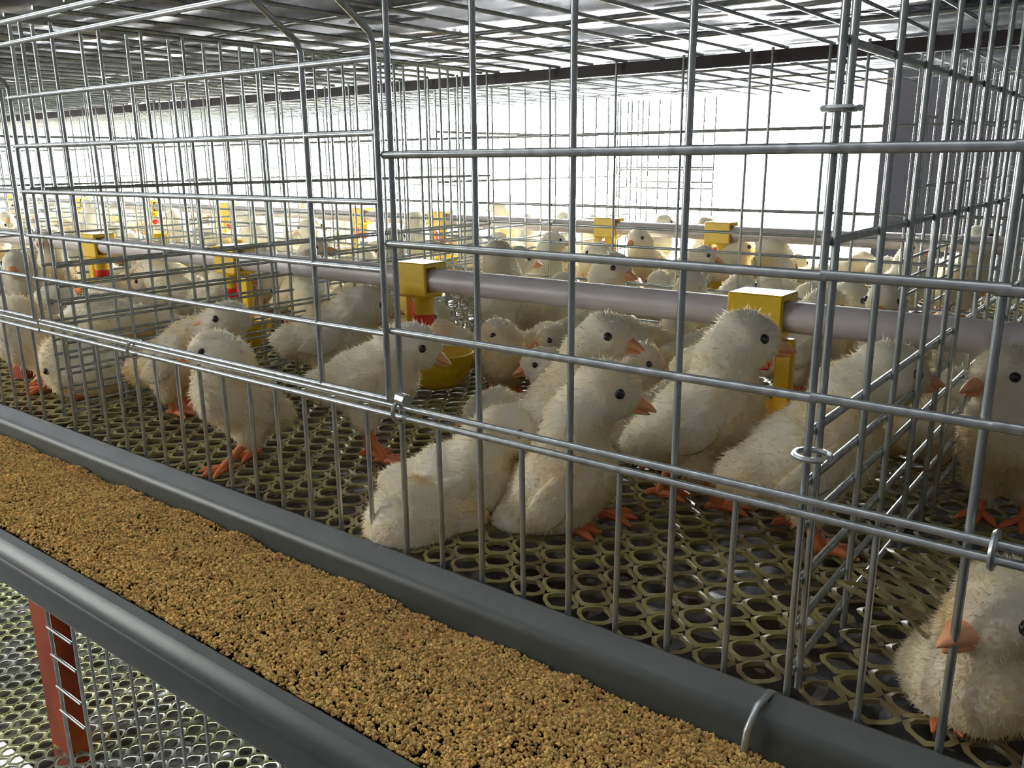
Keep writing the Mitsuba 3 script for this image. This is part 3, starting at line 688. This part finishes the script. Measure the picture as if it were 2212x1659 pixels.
CHICKS = [   # label, trunk, head, beak direction, heading, body pitch, size, sitting, yellowness, feet, hairs, head size, wings, tail
    ('white chick standing by the trough behind the short uprights, looking left, body towards the viewer', (-3.699, 0.702, -3.089), (-3.949, 0.508, -2.427), (-0.61, -0.85, -0.1), (-0.07, -0.81), 40, 0.97, False, 0.4, [(-3.669, 0.324), (-3.883, 0.911)], 4200, 0.93, True, True),
    ('yellowish chick behind the white one at left, its head turned back over its shoulder', (-6.706, 1.559, -3.16), (-5.764, 1.975, -2.427), (-0.7, -0.73, 0.0), (0.77, 0.47), 22, 1.0, False, 0.95, None, 2800, 1.0, True, True),
    ('plump beige chick under the pipe left of the near drinker, facing right', (-5.515, 3.773, -2.953), (-4.94, 4.22, -2.437), (0.53, 0.79, -0.15), (0.62, 0.67), 14, 1.12, False, 0.7, None, 2500, 1.0, True, True),
    ('chick standing beside the yellow drip cup and pecking at it, orange legs in full view', (-2.556, 1.885, -2.91), (-2.02, 2.301, -2.426), (0.85, 0.53, -0.38), (0.78, 0.54), 14, 0.98, False, 0.55, [(-2.562, 1.884), (-2.193, 1.809)], 4100, 1.0, True, True),
    ('chick crouching low behind the short uprights, tail at left and head at right', (-0.324, 1.061, -3.586), (0.192, 1.462, -2.974), (0.82, 0.57, -0.2), (0.78, 0.54), 12, 0.95, True, 0.6, [(-0.099, 0.989), (-0.014, 1.296)], 5800, 1.0, True, True),
    ('fluffy yellow rump of a chick pressed low against the trough rim', (-0.4, 0.56, -3.92), (-0.1, 0.98, -3.9), (-0.1, 0.94, -0.5), (-0.13, 0.98), 0, 1.08, True, 1.1, None, 6100, 1.0, False, False),
    ('white chick standing behind the upright sitter, round back at left, face turned to the viewer', (-0.243, 3.243, -3.134), (0.17, 3.565, -2.246), (0.94, 0.1, -0.12), (0.61, 0.35), 38, 1.0, False, 0.35, None, 4300, 1.0, True, True),
    ('chick sitting upright at the middle of the mesh, wing showing, looking right', (0.821, 1.515, -3.545), (1.241, 1.841, -2.419), (0.91, 0.46, -0.28), (0.65, 0.38), 48, 1.03, True, 0.5, [(1.163, 2.007), (1.036, 1.448)], 6200, 1.0, True, True),
    ('chick lying with its head at left just above the doubled rail', (-1.201, 3.514, -3.71), (-1.579, 3.213, -3.5), (-0.7, -0.73, -0.3), (-0.71, -0.55), 8, 0.92, True, 0.45, None, 3700, 1.0, True, True),
    ('tall white chick with its head in front of the right drinker, facing right', (1.712, 3.093, -2.978), (2.107, 3.4, -2.025), (0.85, 0.53, -0.12), (0.73, 0.44), 32, 1.06, False, 0.5, [(1.315, 2.978), (2.075, 3.014)], 5500, 1.0, True, True),
    ('big chick beside the wire partition, orange legs apart and wing tip at left', (3.069, 2.742, -3.047), (3.705, 3.236, -2.165), (0.79, 0.61, -0.1), (0.67, 0.64), 24, 1.08, False, 0.55, [(2.859, 3.033), (3.394, 2.572)], 7000, 1.0, True, True),
    ('chick facing left behind the drip cup, right of the first upright wire', (-3.207, 5.725, -3.507), (-3.282, 5.576, -2.965), (-0.6, -0.78, -0.12), (0.43, -0.8), 32, 0.9, True, 0.75, None, 2400, 1.0, True, True),
    ('orange-beaked chick looking left between the second and third cross wires', (-3.738, 7.242, -3.655), (-3.183, 7.103, -3.301), (-0.61, -0.85, -0.15), (0.53, 0.79), 10, 0.9, True, 0.5, None, 2000, 1.0, True, True),
    ('chick lying low facing left, head just under the third cross wire', (-1.958, 5.908, -3.685), (-2.39, 5.573, -3.351), (-0.61, -0.85, -0.25), (-0.57, -0.57), 8, 0.88, True, 0.7, None, 2600, 1.0, True, True),
    ('small chick face looking right above the third cross wire between the two tall chicks', (-0.53, 5.063, -3.441), (-0.181, 5.188, -2.945), (0.93, 0.28, -0.3), (0.7, -0.09), 35, 0.9, False, 0.8, None, 3300, 1.0, True, True),
    ('shaded tan chick between the upright sitter and the tall white chick, head hidden', (0.647, 3.879, -3.499), (1.104, 4.252, -3.09), (0.57, 0.57, -0.5), (0.71, 0.55), 8, 0.98, True, 0.95, None, 4300, 1.0, True, True),
    ('chick whose white back shows right above the orange-beaked one, beneath the pipe', (-3.254, 7.959, -3.473), (-2.827, 8.29, -3.358), (0.67, 0.77, -0.4), (0.59, 0.71), 5, 0.95, True, 0.4, None, 1900, 1.0, True, True),
    ('chick lying lengthwise under the pipe behind the white face, long pale back', (-1.739, 7.913, -3.456), (-2.193, 7.561, -3.364), (-0.97, -0.38, -0.2), (-0.87, -0.43), 4, 1.05, True, 0.8, None, 2200, 1.0, True, True),
    ('chick back under the pipe left of the tall white head', (-0.659, 8.271, -3.51), (-0.204, 8.625, -3.388), (0.67, 0.77, -0.3), (0.59, 0.71), 4, 1.0, True, 0.8, None, 2300, 1.0, True, True),
    ('chick asleep behind the tall white chick, only the round head showing', (0.048, 6.681, -3.569), (0.233, 6.235, -3.198), (0.13, -0.66, -0.5), (-0.01, -0.64), 15, 0.9, True, 0.4, None, 2800, 1.0, True, True),
    ('fluffy white chick behind the drip cup with its head down', (-4.741, 6.16, -3.531), (-5.14, 5.887, -3.438), (-0.75, -0.33, -0.5), (-0.69, -0.41), 8, 0.9, True, 0.25, None, 2000, 1.0, True, True),
    ('chick peeping out right behind the hanging red valve', (-6.576, 6.984, -3.489), (-6.139, 7.183, -3.13), (0.72, 0.05, -0.45), (0.74, 0.19), 15, 0.85, True, 0.6, None, 1700, 1.0, True, True),
    ('chick under the nipple of the left drinker, only its white crown showing', (-5.657, 5.689, -3.571), (-5.294, 6.033, -3.274), (0.51, 0.65, -0.3), (0.63, 0.49), 10, 0.9, True, 0.4, None, 2000, 1.0, True, True),
    ('tall chick beyond the pipe with its back turned, neck above the pipe', (-5.591, 8.657, -3.01), (-5.66, 8.653, -2.031), (-0.38, 0.97, 0.0), (-0.5, 0.88), 45, 1.1, False, 0.75, None, 1600, 1.0, True, True),
    ('chick peering over the pipe right of the right drinker, nearer of two heads', (0.91, 8.853, -3.237), (1.247, 9.056, -2.526), (0.91, 0.46, -0.3), (0.54, 0.29), 35, 1.05, False, 0.7, None, 2400, 1.0, True, True),
    ('chick peering over the pipe right of the right drinker, further of two heads', (0.916, 10.231, -3.281), (1.267, 10.285, -2.548), (0.97, 0.38, -0.35), (0.44, 0.09), 35, 1.05, False, 0.6, None, 2100, 1.0, True, True),
    ('chick squatting behind the big one beside the partition, dark eye at left', (2.635, 6.528, -3.47), (2.283, 6.175, -3.116), (-0.53, -0.79, -0.3), (-0.43, -0.59), 12, 0.95, True, 0.9, None, 3700, 1.0, True, True),
    ('chick standing in the right hand cage, facing left at the edge of the picture', (4.699, 4.632, -3.11), (4.56, 4.524, -2.315), (-0.64, -0.81, -0.15), (0.05, -0.72), 45, 1.05, False, 0.7, None, 6200, 1.0, True, True),
    ('chick in the lower right corner with its orange beak turned left', (5.069, 0.62, -3.7), (5.25, 0.44, -3.03), (-0.48, -0.85, -0.1), (0.59, -0.68), 38, 0.88, True, 0.6, None, 7000, 1.25, False, True),
    ('chick in the shade of the right hand cage just past the partition', (3.519, 6.347, -3.459), (3.866, 6.617, -3.075), (0.71, 0.55, -0.2), (0.45, 0.73), 20, 1.0, False, 0.8, None, 4100, 1.0, True, True),
    ('tan chick of the row behind with its back turned, left of the partition post', (-2.573, 16.465, -3.011), (-2.873, 16.786, -2.328), (-0.53, 0.85, -0.1), (-0.53, 0.85), 35, 1.2, False, 0.9, None, 1000, 1.0, True, True),
    ('chick of the row behind looking this way over the right drinker', (-1.715, 14.894, -3.417), (-1.845, 14.328, -3.185), (0.77, -0.42, -0.3), (-0.37, -0.67), 8, 1.05, True, 0.4, None, 1200, 1.0, True, True),
    ('greyish white chick of the row behind beside the far drinker', (-4.073, 16.595, -3.014), (-3.715, 16.874, -2.442), (0.71, 0.55, -0.1), (0.45, 0.73), 25, 1.1, False, 0.2, None, 1000, 1.0, True, True),
    ('chick in the left hand cage with a dark eye, looking right', (-12.993, 2.296, -3.333), (-12.611, 2.576, -2.823), (1.0, 0.34, -0.25), (0.74, 0.19), 25, 1.05, False, 0.4, None, 1600, 1.0, True, True),
    ('pale chick seen through the left partition beside the barred door', (-13.037, 4.297, -3.44), (-13.548, 3.966, -3.005), (-0.83, -0.39, -0.1), (-0.71, -0.55), 12, 1.2, False, 0.5, None, 1400, 1.0, True, True),
    ('white chick drinking at the drinker past the left partition', (-12.26, 5.929, -3.254), (-11.833, 6.26, -2.793), (0.79, 0.61, 0.15), (0.51, 0.65), 28, 1.1, False, 0.5, None, 1300, 1.0, True, True),
    ('white chick further left behind the partition, head down', (-14.52, 6.222, -3.14), (-14.992, 5.855, -2.956), (-0.73, -0.69, -0.3), (-0.71, -0.55), 8, 1.1, False, 0.3, None, 1100, 1.0, True, True),
    ('chick lying at the foot of the left partition', (-8.913, 1.318, -3.565), (-9.314, 0.996, -3.477), (-0.67, -0.77, -0.3), (-0.59, -0.71), 6, 1.1, True, 0.7, None, 2400, 1.0, True, True),
    ('chick with orange legs at the far end of the trough', (-9.992, 0.97, -3.129), (-10.347, 0.635, -2.626), (-0.67, -0.77, -0.2), (-0.39, -0.81), 25, 1.1, False, 0.6, None, 2300, 1.0, True, True),
]


GZ = -3.985
for i, (lb, Tc, Hc, hd_, fd_, pit, sz_, sit_, yel_, ft_, hr_, hs_, wg_, tl_) in enumerate(CHICKS):
    put_chick(chick_geometry(Tc, Hc, hd_, fd_, pit, sz_, GZ, ft_, hr_, .045, i, yel_, sit_, hs_, wg_, tl_), lb)

# the crowd further off: a few poses, each chick placed on its own
POSES = []
for i, (z, pit, sit_, hx, hy, hz, hdr, yl_) in enumerate([
        (1.0, 22, False, .60, .05, .62, (1, .1, -.15), .5), (1.0, 30, False, .45, .1, .80, (.9, .5, -.2), .4), (.47, 6, True, .55, 0, .40, (1, 0, -.3), .6), (.5, 10, True, .50, .2, .55, (.6, .8, -.1), .35),
        (.95, 8, False, .80, 0, .05, (.8, 0, -.7), .8), (.48, 4, True, .50, -.25, .22, (.7, -.7, -.5), .3), (1.02, 38, False, .35, -.05, .92, (.9, -.4, .1), .7)]):
    g_ = chick_geometry((0, 0, z), (hx, hy, z + hz), hdr, (1, 0), pit, 1.0, 0.0, None, 550, .085, 50 + i, yl_, sit_)
    POSES.append({n_: shape(np.asarray(v), f_, m_, s_, c_, lambda a: np.asarray(a) * U) for n_, (v, f_, m_, s_, c_) in g_.items() if n_ not in ('wing', 'wing_001')})
taken = [(c[1][0], c[1][1]) for c in CHICKS] + [(a + d, b) for a, b in DRINK for d in (-.3, .5)]


STANDS = [not p[2] for p in [(0, 0, False), (0, 0, False), (0, 0, True), (0, 0, True), (0, 0, False), (0, 0, True), (0, 0, False)]]
FACING = ['right', 'away', 'left', 'this way']


def crowd(x0, x1, y0, y1, count, where, group, rng, dmin=1.1):
    n = tries = 0
    while n < count and tries < 4000:
        tries += 1
        x, y = rng.uniform(x0 + .55, x1 - .55), rng.uniform(y0 + .55, y1 - .55)
        if min((x - a) ** 2 + (y - b) ** 2 for a, b in taken) < dmin ** 2: continue
        taken.append((x, y)); n += 1
        pi = int(rng.integers(len(POSES))); po = POSES[pi]; ang = float(rng.uniform(0, 360))
        rel = math.radians(ang) - YAW                       # heading as the viewer sees it
        face = FACING[int(((math.degrees(rel) + 45) % 360) // 90)]
        line = PY if y < BY else PY2
        side = 'before' if y < line - .6 else 'behind' if y > line + .6 else 'under'
        t = num('chick'); lab(t, f"white chick {'standing' if STANDS[pi] else 'lying'} facing {face} {side} the pipe of {where}", 'chick', group)
        M = T4().translate(P((x, y, GZ)).tolist()).rotate([0, 0, 1], ang).scale(float(rng.uniform(.92, 1.08)))
        for nm_, sh in po.items():
            scene[f'{t}__{nm_}'] = {**sh, 'to_world': M}
            if nm_ == 'down': lab(f'{t}__{nm_}', kind='stuff')


RC = np.random.default_rng(11)
crowd(BX0, BX1, 7.6, BY, 6, 'the middle cage', 'chicks at the back of the middle cage', RC)
crowd(BX1, BX1 + 6, 3.5, BY, 6, 'the right hand cage', 'chicks deep in the right hand cage', RC)
crowd(BX0 - .5 - PER, BX0 - .45, .6, BY, 24, 'the first cage left', 'chicks of the first cage left', RC)
for k, n_, w_ in ((-2, 22, 'second'), (-3, 16, 'third')): crowd(BX0 + k * PER, BX1 + k * PER, 1.5, BY, n_, f'the {w_} cage left', f'chicks of the {w_} cage left', RC)
for k, n_, w_ in ((0, 20, 'nearest cage'), (-1, 22, 'second cage'), (-2, 22, 'third cage'), (-3, 18, 'fourth cage'), (-4, 12, 'fifth cage')):
    crowd(BX0 + k * PER - 1.5, BX1 + k * PER - 1.5, 11.2, 21.6, n_, f'the rear row, {w_}', f'chicks of the rear row, {w_}', RC)
